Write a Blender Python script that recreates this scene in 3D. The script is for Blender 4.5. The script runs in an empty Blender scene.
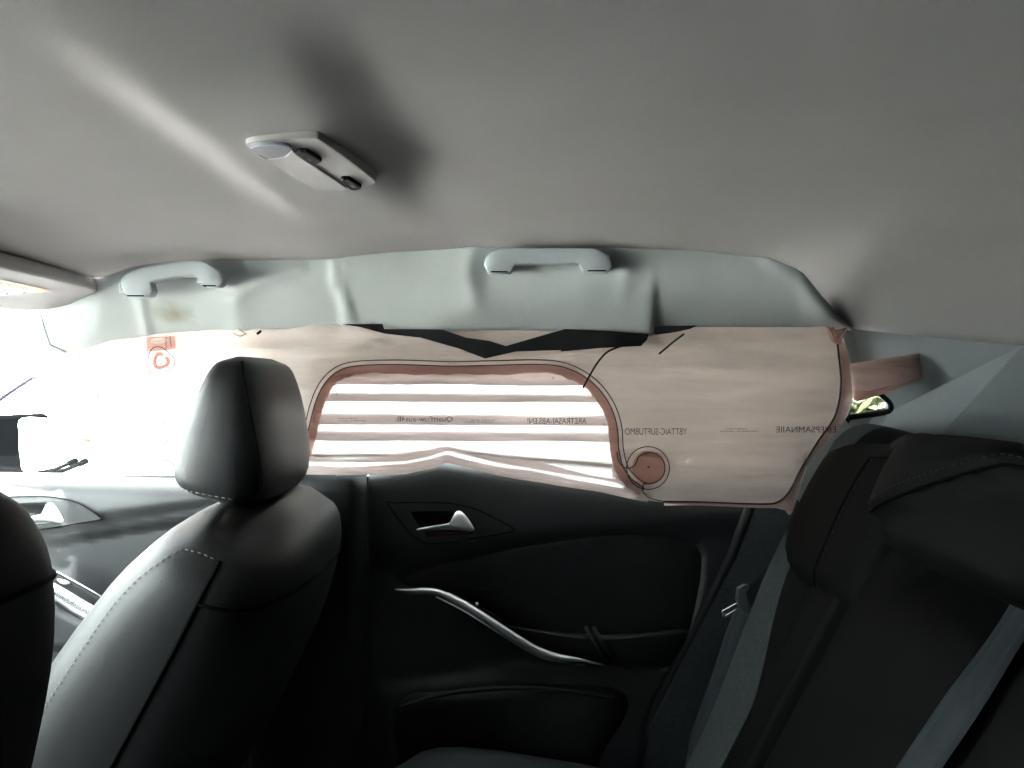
import bpy, bmesh, math, random
import numpy as np
from mathutils import Vector, Matrix, noise
random.seed(7)
S = bpy.context.scene
COL = S.collection
PI = math.pi

# ------------------------------------------------------------------ camera, sky, exposure
H = 0.95                      # camera height above the cabin floor
F = 800.0                     # focal length in pixels of the 1024 wide photograph
cam_d = bpy.data.cameras.new('camera'); cam = bpy.data.objects.new('camera', cam_d); COL.objects.link(cam)
cam.location = (0, 0, H); cam.rotation_euler = (PI/2, 0, 0)
cam_d.sensor_width = 36; cam_d.lens = 36*F/1024; cam_d.clip_start = 0.01
S.camera = cam
S.view_settings.view_transform = 'Standard'; S.view_settings.look = 'None'
S.view_settings.gamma = 1; S.view_settings.use_curve_mapping = False
S.view_settings.exposure = 2.1
w = bpy.data.worlds.new('overcast_sky'); S.world = w; w.use_nodes = True
nt = w.node_tree; nt.nodes.clear()
out = nt.nodes.new('ShaderNodeOutputWorld'); bg = nt.nodes.new('ShaderNodeBackground')
tc = nt.nodes.new('ShaderNodeTexCoord'); sx = nt.nodes.new('ShaderNodeSeparateXYZ'); rp = nt.nodes.new('ShaderNodeValToRGB')
rp.color_ramp.elements[0].position = 0.0; rp.color_ramp.elements[0].color = (0.77, 0.79, 0.81, 1)
rp.color_ramp.elements[1].position = 0.6; rp.color_ramp.elements[1].color = (0.97, 0.975, 1.0, 1)
nt.links.new(tc.outputs['Generated'], sx.inputs[0]); nt.links.new(sx.outputs['Z'], rp.inputs[0])
nt.links.new(rp.outputs[0], bg.inputs[0]); nt.links.new(bg.outputs[0], out.inputs[0])
bg.inputs[1].default_value = 5.0
sun_d = bpy.data.lights.new('sun', 'SUN'); sun_d.energy = 48; sun_d.angle = 0.05; sun_d.color = (1, .97, .92)
sun = bpy.data.objects.new('sun', sun_d); COL.objects.link(sun); sun.location = (2, -6, 12)      # added to bounce light onto the roof; high, near side, a little behind
sun.rotation_euler = Vector((-.10, .45, -1)).to_track_quat('-Z', 'Y').to_euler()

# ------------------------------------------------------------------ helpers
def P(px, py, Y):             # point of the photograph at depth Y in metres
    return Vector(((px-512)/F*Y, Y, H+(384-py)/F*Y))

def mat(name, col, rough=0.5, metal=0.0, spec=0.5, var=0.08, nscale=30, bump=0.0, bscale=400, col2=None, kind='noise', sheen=0.0):
    m = bpy.data.materials.new(name); m.use_nodes = True
    t = m.node_tree; b = t.nodes['Principled BSDF']
    b.inputs['Roughness'].default_value = rough; b.inputs['Metallic'].default_value = metal
    b.inputs['Specular IOR Level'].default_value = spec
    if sheen: b.inputs['Sheen Weight'].default_value = sheen
    co = t.nodes.new('ShaderNodeTexCoord')
    n = t.nodes.new('ShaderNodeTexNoise'); n.inputs['Scale'].default_value = nscale; n.inputs['Detail'].default_value = 4
    t.links.new(co.outputs['Object'], n.inputs['Vector'])
    r = t.nodes.new('ShaderNodeValToRGB')
    c2 = col2 or tuple(c*(1+var) for c in col); c1 = tuple(c*(1-var) for c in col) if not col2 else col
    r.color_ramp.elements[0].position = 0.35; r.color_ramp.elements[1].position = 0.65
    r.color_ramp.elements[0].color = (*c1, 1); r.color_ramp.elements[1].color = (*c2, 1)
    t.links.new(n.outputs['Fac'], r.inputs[0]); t.links.new(r.outputs[0], b.inputs['Base Color'])
    if bump:
        if kind == 'voronoi':
            v = t.nodes.new('ShaderNodeTexVoronoi'); o = v.outputs['Distance']
        else:
            v = t.nodes.new('ShaderNodeTexNoise'); o = v.outputs['Fac']; v.inputs['Detail'].default_value = 3
        v.inputs['Scale'].default_value = bscale
        t.links.new(co.outputs['Object'], v.inputs['Vector'])
        bp = t.nodes.new('ShaderNodeBump'); bp.inputs['Strength'].default_value = bump; bp.inputs['Distance'].default_value = 0.001
        t.links.new(o, bp.inputs['Height']); t.links.new(bp.outputs[0], b.inputs['Normal'])
    m['base'] = 1
    return m

def fabric(name, diff, trans, mix, nscale=25, bump=0.55):
    m = bpy.data.materials.new(name); m.use_nodes = True
    t = m.node_tree; t.nodes.clear()
    o = t.nodes.new('ShaderNodeOutputMaterial'); d = t.nodes.new('ShaderNodeBsdfDiffuse'); tr = t.nodes.new('ShaderNodeBsdfTranslucent')
    mx = t.nodes.new('ShaderNodeMixShader'); mx.inputs[0].default_value = mix
    co = t.nodes.new('ShaderNodeTexCoord'); n = t.nodes.new('ShaderNodeTexNoise'); n.inputs['Scale'].default_value = 1; n.inputs['Detail'].default_value = 5; n.inputs['Distortion'].default_value = .5
    m2 = t.nodes.new('ShaderNodeMapping'); m2.inputs['Scale'].default_value = (nscale*.2, nscale*.2, nscale*1.6)  # stretched colour streaks stand in for crease shading and soiling
    t.links.new(co.outputs['Object'], m2.inputs[0]); t.links.new(m2.outputs[0], n.inputs['Vector'])
    for sh, c in ((d, diff), (tr, trans)):
        r = t.nodes.new('ShaderNodeValToRGB'); r.color_ramp.elements[0].position = 0.3; r.color_ramp.elements[1].position = 0.7
        r.color_ramp.elements[0].color = (*[x*0.84 for x in c], 1); r.color_ramp.elements[1].color = (*c, 1)
        t.links.new(n.outputs['Fac'], r.inputs[0]); t.links.new(r.outputs[0], sh.inputs[0])
    wv = t.nodes.new('ShaderNodeTexNoise'); wv.inputs['Scale'].default_value = 1; wv.inputs['Detail'].default_value = 4; wv.inputs['Distortion'].default_value = .6
    mp = t.nodes.new('ShaderNodeMapping'); mp.inputs['Scale'].default_value = (9, 9, 55)
    t.links.new(co.outputs['Object'], mp.inputs[0]); t.links.new(mp.outputs[0], wv.inputs['Vector'])
    bp = t.nodes.new('ShaderNodeBump'); bp.inputs['Strength'].default_value = bump; bp.inputs['Distance'].default_value = 0.012
    t.links.new(bp.outputs[0], tr.inputs['Normal']); t.links.new(wv.outputs['Fac'], bp.inputs['Height']); t.links.new(bp.outputs[0], d.inputs['Normal'])
    t.links.new(d.outputs[0], mx.inputs[1]); t.links.new(tr.outputs[0], mx.inputs[2]); t.links.new(mx.outputs[0], o.inputs[0])
    return m

def glass(name, tint=(0.9, 0.95, 0.93)):
    m = bpy.data.materials.new(name); m.use_nodes = True
    t = m.node_tree; t.nodes.clear()
    o = t.nodes.new('ShaderNodeOutputMaterial'); a = t.nodes.new('ShaderNodeBsdfTransparent'); g = t.nodes.new('ShaderNodeBsdfGlossy')
    a.inputs[0].default_value = (*tint, 1); g.inputs['Roughness'].default_value = 0.02
    mx = t.nodes.new('ShaderNodeMixShader'); fr = t.nodes.new('ShaderNodeFresnel'); fr.inputs[0].default_value = 1.45
    ge = t.nodes.new('ShaderNodeNewGeometry'); mb = t.nodes.new('ShaderNodeMath'); mb.operation = 'SUBTRACT'; mb.use_clamp = True
    t.links.new(fr.outputs[0], mb.inputs[0]); t.links.new(ge.outputs['Backfacing'], mb.inputs[1]); t.links.new(mb.outputs[0], mx.inputs[0]); t.links.new(a.outputs[0], mx.inputs[1]); t.links.new(g.outputs[0], mx.inputs[2])
    t.links.new(mx.outputs[0], o.inputs[0])
    return m

def link(name, me, m, parent=None, smooth=True):
    o = bpy.data.objects.new(name, me); COL.objects.link(o)
    for x in (m if isinstance(m, (list, tuple)) else [m]): me.materials.append(x)
    if smooth:
        me.shade_smooth()
    if parent: o.parent = parent
    return o

def mesh(name, vs, fs, m, parent=None, smooth=True, fix=True):
    me = bpy.data.meshes.new(name); me.from_pydata([tuple(v) for v in vs], [], fs); me.update()
    if fix:
        bm = bmesh.new(); bm.from_mesh(me); bmesh.ops.recalc_face_normals(bm, faces=bm.faces); bm.to_mesh(me); bm.free()
    return link(name, me, m, parent, smooth)

def tag(o, label=None, cat=None, group=None, kind=None):
    for k, v in (('label', label), ('category', cat), ('group', group), ('kind', kind)):
        if v: o[k] = v
    return o

def empty(name, loc, label=None, cat=None, group=None, kind=None):
    o = bpy.data.objects.new(name, None); COL.objects.link(o); o.location = loc; o.empty_display_size = 0.02
    return tag(o, label, cat, group, kind)

def adopt(root):              # children were made in world coordinates: keep them there under a root away from the origin
    for c in root.children: c.matrix_parent_inverse = Matrix.Translation(-root.location)

def smooth_pts(pts, n=6, closed=False):
    pts = [np.array(p, float) for p in pts]; N = len(pts); r = []
    rng = range(N) if closed else range(N-1)
    for i in rng:
        g = (lambda k: pts[k % N]) if closed else (lambda k: pts[max(0, min(N-1, k))])
        a, b, c, d = g(i-1), g(i), g(i+1), g(i+2)
        for k in range(n):
            u = k/n
            r.append(0.5*((2*b)+(c-a)*u+(2*a-5*b+4*c-d)*u*u+(3*b-a-3*c+d)*u**3))
    if not closed: r.append(pts[-1])
    return r

def lerp_curve(pts, x):       # y of a polyline given as (x, y...) at x
    xs = [p[0] for p in pts]
    return [float(np.interp(x, xs, [p[k] for p in pts])) for k in range(1, len(pts[0]))]

def seg_d2(px, py, a, b):
    ex, ey = b[0]-a[0], b[1]-a[1]; L = ex*ex+ey*ey or 1e-9
    t = ((px-a[0])*ex+(py-a[1])*ey)/L; t = 0 if t < 0 else 1 if t > 1 else t
    return (px-a[0]-t*ex)**2+(py-a[1]-t*ey)**2

def sdf(poly, px, py):        # signed distance to a polygon, negative inside
    d = 1e18; ins = False; a = poly[-1]
    for b in poly:
        d = min(d, seg_d2(px, py, a, b))
        if (a[1] > py) != (b[1] > py) and px < (b[0]-a[0])*(py-a[1])/(b[1]-a[1])+a[0]: ins = not ins
        a = b
    d = math.sqrt(d); return -d if ins else d

def dist_line(pts, px, py):
    return math.sqrt(min(seg_d2(px, py, a, b) for a, b in zip(pts[:-1], pts[1:])))

def cint(t, xs, ys):         # smooth monotone-ish curve through the given values
    n = len(xs); i = max(0, min(n-2, int(np.searchsorted(xs, t))-1)); h = xs[i+1]-xs[i]; u = (t-xs[i])/h
    def sl(k):
        if k == 0 or k == n-1: k0 = max(0, k-1); return (ys[k0+1]-ys[k0])/(xs[k0+1]-xs[k0])
        a, b = (ys[k]-ys[k-1])/(xs[k]-xs[k-1]), (ys[k+1]-ys[k])/(xs[k+1]-xs[k]); return 0 if a*b <= 0 else 2*a*b/(a+b)
    m0, m1 = sl(i)*h, sl(i+1)*h
    return ys[i]*(1-3*u*u+2*u**3)+ys[i+1]*(3*u*u-2*u**3)+m0*(u-2*u*u+u**3)+m1*(u**3-u*u)

def sst(a, b, x):
    t = min(1.0, max(0.0, (x-a)/(b-a))); return t*t*(3-2*t)

def grid(name, fn, nu, nv, m, parent=None, keep=None, thick=0, flip=False):
    vs = [fn(i/nu, j/nv) for j in range(nv+1) for i in range(nu+1)]; fs = []
    for j in range(nv):
        for i in range(nu):
            a = j*(nu+1)+i
            if keep and not keep((i+.5)/nu, (j+.5)/nv): continue
            fs.append((a, a+1, a+nu+2, a+nu+1))
    if keep:
        used = sorted({k for f in fs for k in f}); mp = {k: i for i, k in enumerate(used)}
        vs = [vs[k] for k in used]; fs = [tuple(mp[k] for k in f) for f in fs]
    o = mesh(name, vs, fs, m, parent)
    if thick:
        md = o.modifiers.new('thickness', 'SOLIDIFY'); md.thickness = thick; md.offset = 0
    return o

def tube_geo(pts, r, ns=8, flat=None, up=Vector((0, -1, 0))):   # flat: depth radius along 'up'
    pts = [Vector(p) for p in pts]; vs, fs = [], []
    N = len(pts)
    for i, p in enumerate(pts):
        t = (pts[min(N-1, i+1)]-pts[max(0, i-1)]).normalized()
        a = t.cross(up)
        if a.length < 1e-4: a = t.cross(Vector((1, 0, 0)))
        a.normalize(); b = t.cross(a).normalized()
        ri = r[i] if hasattr(r, '__len__') else r
        fi = (flat[i] if hasattr(flat, '__len__') else flat) if flat else ri
        for k in range(ns):
            q = 2*PI*k/ns; ca, sa = math.cos(q), math.sin(q)
            vs.append(p+a*ri*ca+b*fi*sa)
    for i in range(N-1):
        for k in range(ns):
            k2 = (k+1) % ns
            fs.append((i*ns+k, i*ns+k2, (i+1)*ns+k2, (i+1)*ns+k))
    fs.append(tuple(range(ns))[::-1]); fs.append(tuple((N-1)*ns+k for k in range(ns)))
    return vs, fs

def tube(name, pts, r, m, parent=None, ns=8, flat=None, up=Vector((0, -1, 0))):
    vs, fs = tube_geo(pts, r, ns, flat, up); return mesh(name, vs, fs, m, parent)

def join_geo(parts):
    vs, fs = [], []
    for v, f in parts:
        k = len(vs); vs += list(v); fs += [tuple(i+k for i in q) for q in f]
    return vs, fs

def dashes(name, pts, length, gap, r, m, parent):
    pts = [Vector(p) for p in pts]; L = [0]
    for a, b in zip(pts[:-1], pts[1:]): L.append(L[-1]+(b-a).length)
    def at(s): return Vector(tuple(float(np.interp(s, L, [p[k] for p in pts])) for k in range(3)))
    parts = []; s = 0
    while s+length < L[-1]:
        parts.append(tube_geo([at(s), at(s+length/2), at(s+length)], [r*.7, r, r*.7], 5)); s += length+gap
    vs, fs = join_geo(parts)
    o = mesh(name, vs, fs, m, parent); o['kind'] = 'stuff'; return o

def plate(name, outer, holes, Yf, thick, m, parent=None, bevel=0, smooth=False):
    bm = bmesh.new(); loops = []
    for lp in [outer]+list(holes):
        v = [bm.verts.new((p[0], -p[1], 0)) for p in lp]
        for i in range(len(v)): bm.edges.new((v[i-1], v[i]))
        loops.append([(p[0], p[1]) for p in lp])
    bmesh.ops.triangle_fill(bm, edges=bm.edges[:], use_beauty=True, normal=(0, 0, 1))
    bm.verts.ensure_lookup_table()
    pts = [(v.co.x, -v.co.y) for v in bm.verts]; idx = {v: i for i, v in enumerate(bm.verts)}
    tris = [tuple(idx[v] for v in f.verts) for f in bm.faces]; bm.free()
    fr = [P(x, y, Yf(x, y)) for x, y in pts]; n = len(fr)
    vs = fr+[p+Vector((0, thick, 0)) for p in fr]
    fs = list(tris)+[tuple(i+n for i in t[::-1]) for t in tris]
    k = 0
    for lp in loops:
        L = len(lp)
        for i in range(L):
            a, b = k+(i-1) % L, k+i
            fs.append((a, b, b+n, a+n))
        k += L
    o = mesh(name, vs, fs, m, parent, smooth=smooth)
    if bevel:
        md = o.modifiers.new('bevel', 'BEVEL'); md.width = bevel; md.segments = 2; md.limit_method = 'ANGLE'; md.angle_limit = 0.9
    return o

def pillow(name, outline, Yf, height, m, parent=None, power=3.0, rings=(1, .985, .95, .88, .75, .5, .25), n=4, sm=True):
    pts = smooth_pts(outline, n, True) if sm else [np.array(p, float) for p in outline]
    c = sum(pts)/len(pts); vs, fs = [], []; N = len(pts)
    for r in rings:
        for p in pts:
            q = c+(p-c)*r; vs.append(P(q[0], q[1], Yf(q[0], q[1])-height*(1-r**power)+0.0))
    vs.append(P(c[0], c[1], Yf(c[0], c[1])-height))
    for j in range(len(rings)-1):
        for i in range(N):
            i2 = (i+1) % N
            fs.append((j*N+i, j*N+i2, (j+1)*N+i2, (j+1)*N+i))
    j = len(rings)-1
    for i in range(N): fs.append((j*N+i, j*N+(i+1) % N, len(vs)-1))
    return mesh(name, vs, fs, m, parent)

def loft(name, rings, m, parent=None, caps=True):
    N = len(rings[0]); vs = [v for r in rings for v in r]; fs = []
    for j in range(len(rings)-1):
        for i in range(N):
            i2 = (i+1) % N
            fs.append((j*N+i, j*N+i2, (j+1)*N+i2, (j+1)*N+i))
    if caps:
        fs.append(tuple(range(N))[::-1]); fs.append(tuple((len(rings)-1)*N+i for i in range(N)))
    return mesh(name, vs, fs, m, parent)

def box(name, c, s, m, parent=None, bevel=0, rot=None):
    vs = [Vector((c[0]+s[0]/2*i, c[1]+s[1]/2*j, c[2]+s[2]/2*k)) for i in (-1, 1) for j in (-1, 1) for k in (-1, 1)]
    fs = [(0, 1, 3, 2), (4, 6, 7, 5), (0, 4, 5, 1), (2, 3, 7, 6), (0, 2, 6, 4), (1, 5, 7, 3)]
    o = mesh(name, vs, fs, m, parent, smooth=False)
    if bevel:
        md = o.modifiers.new('bevel', 'BEVEL'); md.width = bevel; md.segments = 3
    return o

# ------------------------------------------------------------------ materials
M_roof = mat('headliner_cloth', (0.50, 0.476, 0.475), 0.95, spec=0.1, var=0.03, nscale=6, bump=0.25, bscale=900)
M_rail = mat('headliner_side_cloth', (0.46, 0.49, 0.488), 0.95, spec=0.1, var=0.04, nscale=8, bump=0.25, bscale=900)
M_pill = mat('pillar_plastic', (0.34, 0.374, 0.391), 0.6, var=0.03, nscale=8, bump=0.1, bscale=700)
M_hand = mat('grab_handle_plastic', (0.40, 0.44, 0.46), 0.5, var=0.03)
M_black = mat('black_door_plastic', (0.0146, 0.0156, 0.0175), 0.45, spec=0.5, var=0.1, bump=0.3, bscale=700)
M_soft = mat('soft_touch_black', (0.0106, 0.0112, 0.0125), 0.55, spec=0.3, var=0.1, bump=0.3, bscale=500, kind='voronoi')
M_leather = mat('black_leather', (0.0052, 0.0056, 0.0064), 0.46, spec=0.45, var=0.12, bump=0.14, bscale=800, kind='voronoi')
M_dimleather = mat('black_leather_dim', (0.0036, 0.0036, 0.0038), 0.65, spec=0.08, var=0.12, bump=0.15, bscale=800, kind='voronoi')  # darker, duller copy of the leather, standing in for shade
M_cloth = mat('charcoal_seat_cloth', (0.0459, 0.0527, 0.054), 0.9, spec=0.1, var=0.15, nscale=200, bump=0.4, bscale=900)
M_seam = mat('seam_groove', (0.003, 0.003, 0.003), 0.8, spec=0.03)
M_stitch = mat('grey_stitch_thread', (0.196, 0.203, 0.21), 0.8)
M_dstitch = mat('dark_thread', (0.035, 0.025, 0.025), 0.8)
M_chrome = mat('chrome', (0.80, 0.82, 0.86), 0.24, metal=1.0, var=0.02)
M_satin = mat('satin_chrome', (0.78, 0.78, 0.80), 0.38, metal=1.0, var=0.02)
M_rubber = mat('black_rubber', (0.008, 0.008, 0.009), 0.7, spec=0.2)
M_torn = mat('torn_black_felt', (0.015, 0.015, 0.0163), 0.95, spec=0.1, bump=0.5, bscale=500)
M_shell = mat('dark_body_shell', (0.05, 0.05, 0.055), 0.6)
M_carpet = mat('dark_carpet', (0.0125, 0.0125, 0.0137), 1.0, spec=0.1, bump=0.6, bscale=600)
M_belt = mat('seat_belt_webbing', (0.0288, 0.0348, 0.0396), 0.7, spec=.15, var=0.1, bump=0.4, bscale=600)
M_visor = mat('visor_vinyl', (0.42, 0.405, 0.405), 0.7, var=0.02, bump=0.2, bscale=800)
M_white = mat('sticker_white', (0.52, 0.55, 0.51), 0.5, var=0.02)
M_yellow = mat('sticker_yellow', (0.60, 0.34, 0.07), 0.5, var=0.05)
M_ink = mat('dark_ink', (0.05, 0.045, 0.05), 0.7)
M_inkbrown = mat('brown_ink', (0.25, 0.12, 0.04), 0.7)
M_lampw = mat('lamp_housing_plastic', (0.52, 0.50, 0.50), 0.45, var=0.02)
M_lens = mat('lamp_lens_plastic', (0.62, 0.60, 0.62), 0.15, var=0.02)
M_lensg = mat('reading_lens_grey', (0.36, 0.37, 0.44), 0.12, var=0.02)
M_switch = mat('black_switch', (0.015, 0.0137, 0.0137), 0.6, spec=0.2)
M_icon = mat('switch_icon_grey', (0.15, 0.141, 0.132), 0.5)
M_red = mat('dark_red_plastic', (0.10, 0.012, 0.014), 0.4)
M_mirror = mat('mirror_glass', (0.9, 0.92, 0.92), 0.03, metal=1.0, var=0.01)
M_mirh = mat('matt_black_mirror_plastic', (0.0012, 0.0015, 0.0018), 0.9, spec=0.01)
M_purple = mat('dark_purple_rubber', (0.035, 0.025, 0.06), 0.5)
M_metalclip = mat('clip_metal', (0.35, 0.33, 0.28), 0.4, metal=1.0)
M_buckle = mat('buckle_plastic', (0.05, 0.06, 0.065), 0.45)
M_leaf = mat('leaf_green', (0.112, 0.128, 0.064), 0.6, col2=(0.34, 0.32, 0.17), nscale=6)
M_bark = mat('bark', (0.08, 0.06, 0.045), 0.9)
M_ground = mat('bounce_ground', (0.56, 0.545, 0.54), 0.95, var=0.1, nscale=80, bump=0.5, bscale=300)  # ground made pale to bounce daylight up onto the roof
M_glass = glass('car_glass')
M_tint = glass('dimmed_back_glass', (0.06, 0.075, 0.08))  # dark tint added to cut the light from behind
M_frontg = glass('front_side_glass', (0.85, 0.88, 0.87))
M_dimglass = glass('dimmed_side_glass', (0.47, 0.50, 0.49))  # tint added to dim daylight through the rear side panes
F_front = fabric('airbag_cloth_front', (0.70, 0.645, 0.62), (0.76, 0.685, 0.65), 0.56)
F_rear = fabric('airbag_cloth_rear', (0.62, 0.57, 0.55), (0.75, 0.69, 0.665), 0.53)
F_pleat = fabric('airbag_cloth_thin', (0.84, 0.76, 0.74), (0.88, 0.80, 0.79), 0.60)
F_ring = fabric('airbag_red_ring', (0.45, 0.20, 0.17), (0.30, 0.11, 0.09), 0.3)
F_hem = fabric('airbag_hem_cloth', (0.80, 0.70, 0.68), (0.80, 0.66, 0.63), 0.50)
F_pink = fabric('airbag_pink_tape', (0.66, 0.40, 0.35), (0.66, 0.38, 0.33), 0.45)
F_palepink = fabric('airbag_pale_pink', (0.62, 0.46, 0.42), (0.75, 0.55, 0.50), 0.35)

# ------------------------------------------------------------------ roof and side rail
JOIN = [(-140, 232, .80), (-60, 244, .90), (0, 257, .98), (60, 268, 1.08), (100, 276, 1.15), (130, 265, 1.15), (170, 259, 1.14), (212, 257, 1.13), (270, 258, 1.13), (330, 257, 1.13), (400, 250, 1.13),
        (470, 246, 1.13), (620, 246, 1.13), (700, 249, 1.13), (765, 256, 1.14), (800, 270, 1.15), (825, 300, 1.19), (850, 327, 1.25), (930, 335, 1.235), (1024, 344, 1.20), (1500, 400, 1.10)]
def roof_dz(x, y):            # boss around the lamp, in metres; the shape runs across the car
    return 0.0
_jw = [P(*j) for j in JOIN]; _jw = [p for i, p in enumerate(_jw)]
_jx = [p.x for p in _jw]; _jy = [p.y for p in _jw]; _jz = [p.z for p in _jw]
def roof_c(x):
    return H+0.213-0.16*max(0, -0.05-x)**2*1.0-0.10*max(0, x-0.15)**2
LAMPC = (-0.185, 0.745)
def roof_z(x, y, jy, jz):
    zc = roof_c(x)
    if y > 0.7: z = zc-(zc-jz)*((y-0.7)/(jy-0.7))**2.6
    else: z = zc-0.02*((0.7-y)/0.8)**2
    # moulded boss that carries the lamp: long ridge in front, soft slope behind
    a = sst(0.40, 0.56, y)*(1-sst(0.80, 1.02, y))
    dx = x-LAMPC[0]
    z -= 0.010*a*float(sst(-0.10, -0.05, dx)*(1-sst(0.035, 0.10, dx)))
    return z
NU, NV = 150, 70
def roof_fn(u, v):
    x = _jx[3]+(1.22-_jx[3])*u**1.1
    jy = float(np.interp(x, _jx, _jy)); jz = float(np.interp(x, _jx, _jz))
    if v > .965: return Vector((x, jy+.2*(v-.965)/.035, jz+.008+.01*(v-.965)/.035))
    y = -0.16+(jy+0.16)*min(1, v/.955)
    return Vector((x, y, roof_z(x, y, jy, jz)))
ceiling = grid('ceiling', roof_fn, NU, NV, M_roof, thick=0.006)
tag(ceiling, 'pale grey cloth headliner covering the whole car roof', 'ceiling', kind='structure')
def ceil_z(x, y):
    return roof_z(x, y, float(np.interp(x, _jx, _jy)), float(np.interp(x, _jx, _jz)))

BOT = [(38, 352, 1.27), (62, 352, 1.27), (80, 350, 1.26), (140, 336, 1.25), (190, 331, 1.25), (240, 330, 1.25), (350, 325, 1.25), (382, 327, 1.25), (440, 331, 1.25), (500, 329, 1.25), (565, 330, 1.25), (649, 335, 1.25), (655, 334, 1.25), (657, 327, 1.25), (700, 326, 1.25), (825, 326, 1.25), (838, 328, 1.252), (852, 330, 1.262)]
TOP = [(38, 282, 1.19), (70, 278, 1.18), (100, 277, 1.165), (130, 265.5, 1.16), (170, 259.5, 1.15), (212, 257.5, 1.14), (270, 258, 1.135), (330, 257, 1.135), (400, 250, 1.135), (470, 246, 1.135),
       (620, 246, 1.135), (700, 249, 1.135), (765, 256, 1.145), (800, 270, 1.155), (825, 300, 1.175), (838, 316, 1.225), (852, 328, 1.255)]
RIDGES = [([(212, 258), (226, 270), (235, 292), (240, 326)], 12, .003), ([(236, 298), (262, 280), (300, 268)], 6, .004), ([(336, 262), (337, 284), (345, 304), (351, 324)], 6, .006),
          ([(472, 248), (468, 270), (474, 300)], 9, .004), ([(480, 250), (520, 240), (600, 241), (616, 252)], 7, .004), ([(622, 252), (628, 275), (622, 300)], 9, .002), ([(770, 262), (800, 280), (822, 318)], 9, .006), ([(140, 297), (144, 318), (148, 334)], 4, .004)]
def rail_Y(px, py):
    t = lerp_curve(TOP, px); b = lerp_curve(BOT, px)
    v = (py-t[0])/max(b[0]-t[0], 1)
    Y = t[1]+(b[1]-t[1])*v-0.022*math.sin(PI*min(1, max(0, v)))
    for pl, wd, am in RIDGES:
        d = dist_line(pl, px, py); Y -= am*math.exp(-(d/wd)**2)
    # right of the tear at px 345 the moulding stands proud; recess behind the rear grip
    Y -= 0.006*float(sst(338, 346, px)*(1-sst(800, 830, px)))
    r = float(sst(466, 492, px)*(1-sst(602, 632, px))*sst(243, 250, py)*(1-sst(262, 300, py)))
    Y += 0.006*r
    Y += 0.003*noise.noise(Vector((px*.02, py*.03, 0)))
    return Y
def rail_fn(u, v):
    px = 38+(852-38)*u
    t = lerp_curve(TOP, px); b = lerp_curve(BOT, px)
    if v <= 0.9:
        py = t[0]+(b[0]-t[0])*v/0.9
        return P(px, py, rail_Y(px, py))
    k = (v-0.9)/0.1
    q = P(px, b[0], rail_Y(px, b[0])); return q+Vector((0, 0.085*k, 0.012*k))
rail = grid('trim_1', rail_fn, 200, 30, M_rail, thick=0.003)
tag(rail, 'grey-green side rail of headliner above the doors with tear creases and a brown stain', 'trim', kind='structure')
# stain below the front grip
t = M_rail.node_tree; b = t.nodes['Principled BSDF']; src = b.inputs['Base Color'].links[0].from_socket
co = t.nodes.new('ShaderNodeTexCoord'); vm = t.nodes.new('ShaderNodeVectorMath'); vm.operation = 'DISTANCE'
sp = P(175, 313, 1.205); vm.inputs[1].default_value = sp
nn = t.nodes.new('ShaderNodeTexNoise'); nn.inputs['Scale'].default_value = 45
t.links.new(co.outputs['Object'], nn.inputs['Vector'])
ml = t.nodes.new('ShaderNodeMath'); ml.operation = 'MULTIPLY_ADD'; ml.inputs[1].default_value = 0.03; ml.inputs[2].default_value = -0.015
t.links.new(nn.outputs['Fac'], ml.inputs[0]); ad = t.nodes.new('ShaderNodeMath'); ad.operation = 'ADD'
t.links.new(co.outputs['Object'], vm.inputs[0]); t.links.new(vm.outputs['Value'], ad.inputs[0]); t.links.new(ml.outputs[0], ad.inputs[1])
mr = t.nodes.new('ShaderNodeMapRange'); mr.inputs[1].default_value = 0.004; mr.inputs[2].default_value = 0.036; mr.inputs[3].default_value = 0.75; mr.inputs[4].default_value = 0
t.links.new(ad.outputs[0], mr.inputs[0]); mx = t.nodes.new('ShaderNodeMixRGB'); mx.inputs[2].default_value = (0.24, 0.21, 0.13, 1)
t.links.new(mr.outputs[0], mx.inputs[0]); t.links.new(src, mx.inputs[1]); t.links.new(mx.outputs[0], b.inputs['Base Color'])

hd = grid('trim_8', lambda u, v: Vector((_jx[3]+.003-.11*v, -.16+1.42*u, roof_z(_jx[3], min(1.08, -.16+1.42*u), _jy[3], _jz[3])+.003-.028*v-.010*math.sin(PI*v))), 24, 8, M_roof, thick=.003)
tag(hd, 'pale headliner strip above the windscreen behind the sun visor', 'trim', kind='structure')
# ------------------------------------------------------------------ body shell, pillars, panes
def shell_Y(px, py): return 1.315+(py-330)*0.0008 if py < 480 else 1.435
front_hole = [(-420, 476), (-330, 450), (-150, 430), (0, 395), (40, 374), (85, 354), (140, 338), (258, 332), (252, 400), (244, 476)]
rear_hole = [(300, 332), (560, 332), (770, 332), (826, 336), (832, 360), (826, 400), (800, 440), (762, 480), (500, 478), (296, 476)]
quarter = smooth_pts([(847, 420), (846, 384), (856, 384), (873, 388), (889, 400), (892, 408), (886, 413), (850, 418)], 3, True)
quarter = [tuple(p) for p in quarter]
q_big = [(848+(p[0]-848)*1.12, 400+(p[1]-400)*1.2) for p in quarter]
wall = plate('wall_right', [(-900, 480), (-600, 470), (-420, 466), (-300, 436), (-150, 414), (0, 372), (40, 346), (60, 320), (140, 300), (400, 290), (700, 290), (840, 290), (1100, 300), (1700, 330), (1700, 1000), (-900, 1000)],
             [front_hole, rear_hole, q_big], shell_Y, 0.02, M_shell)
tag(wall, 'dark outer body side of the car behind the door trims', 'wall', kind='structure')
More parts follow.
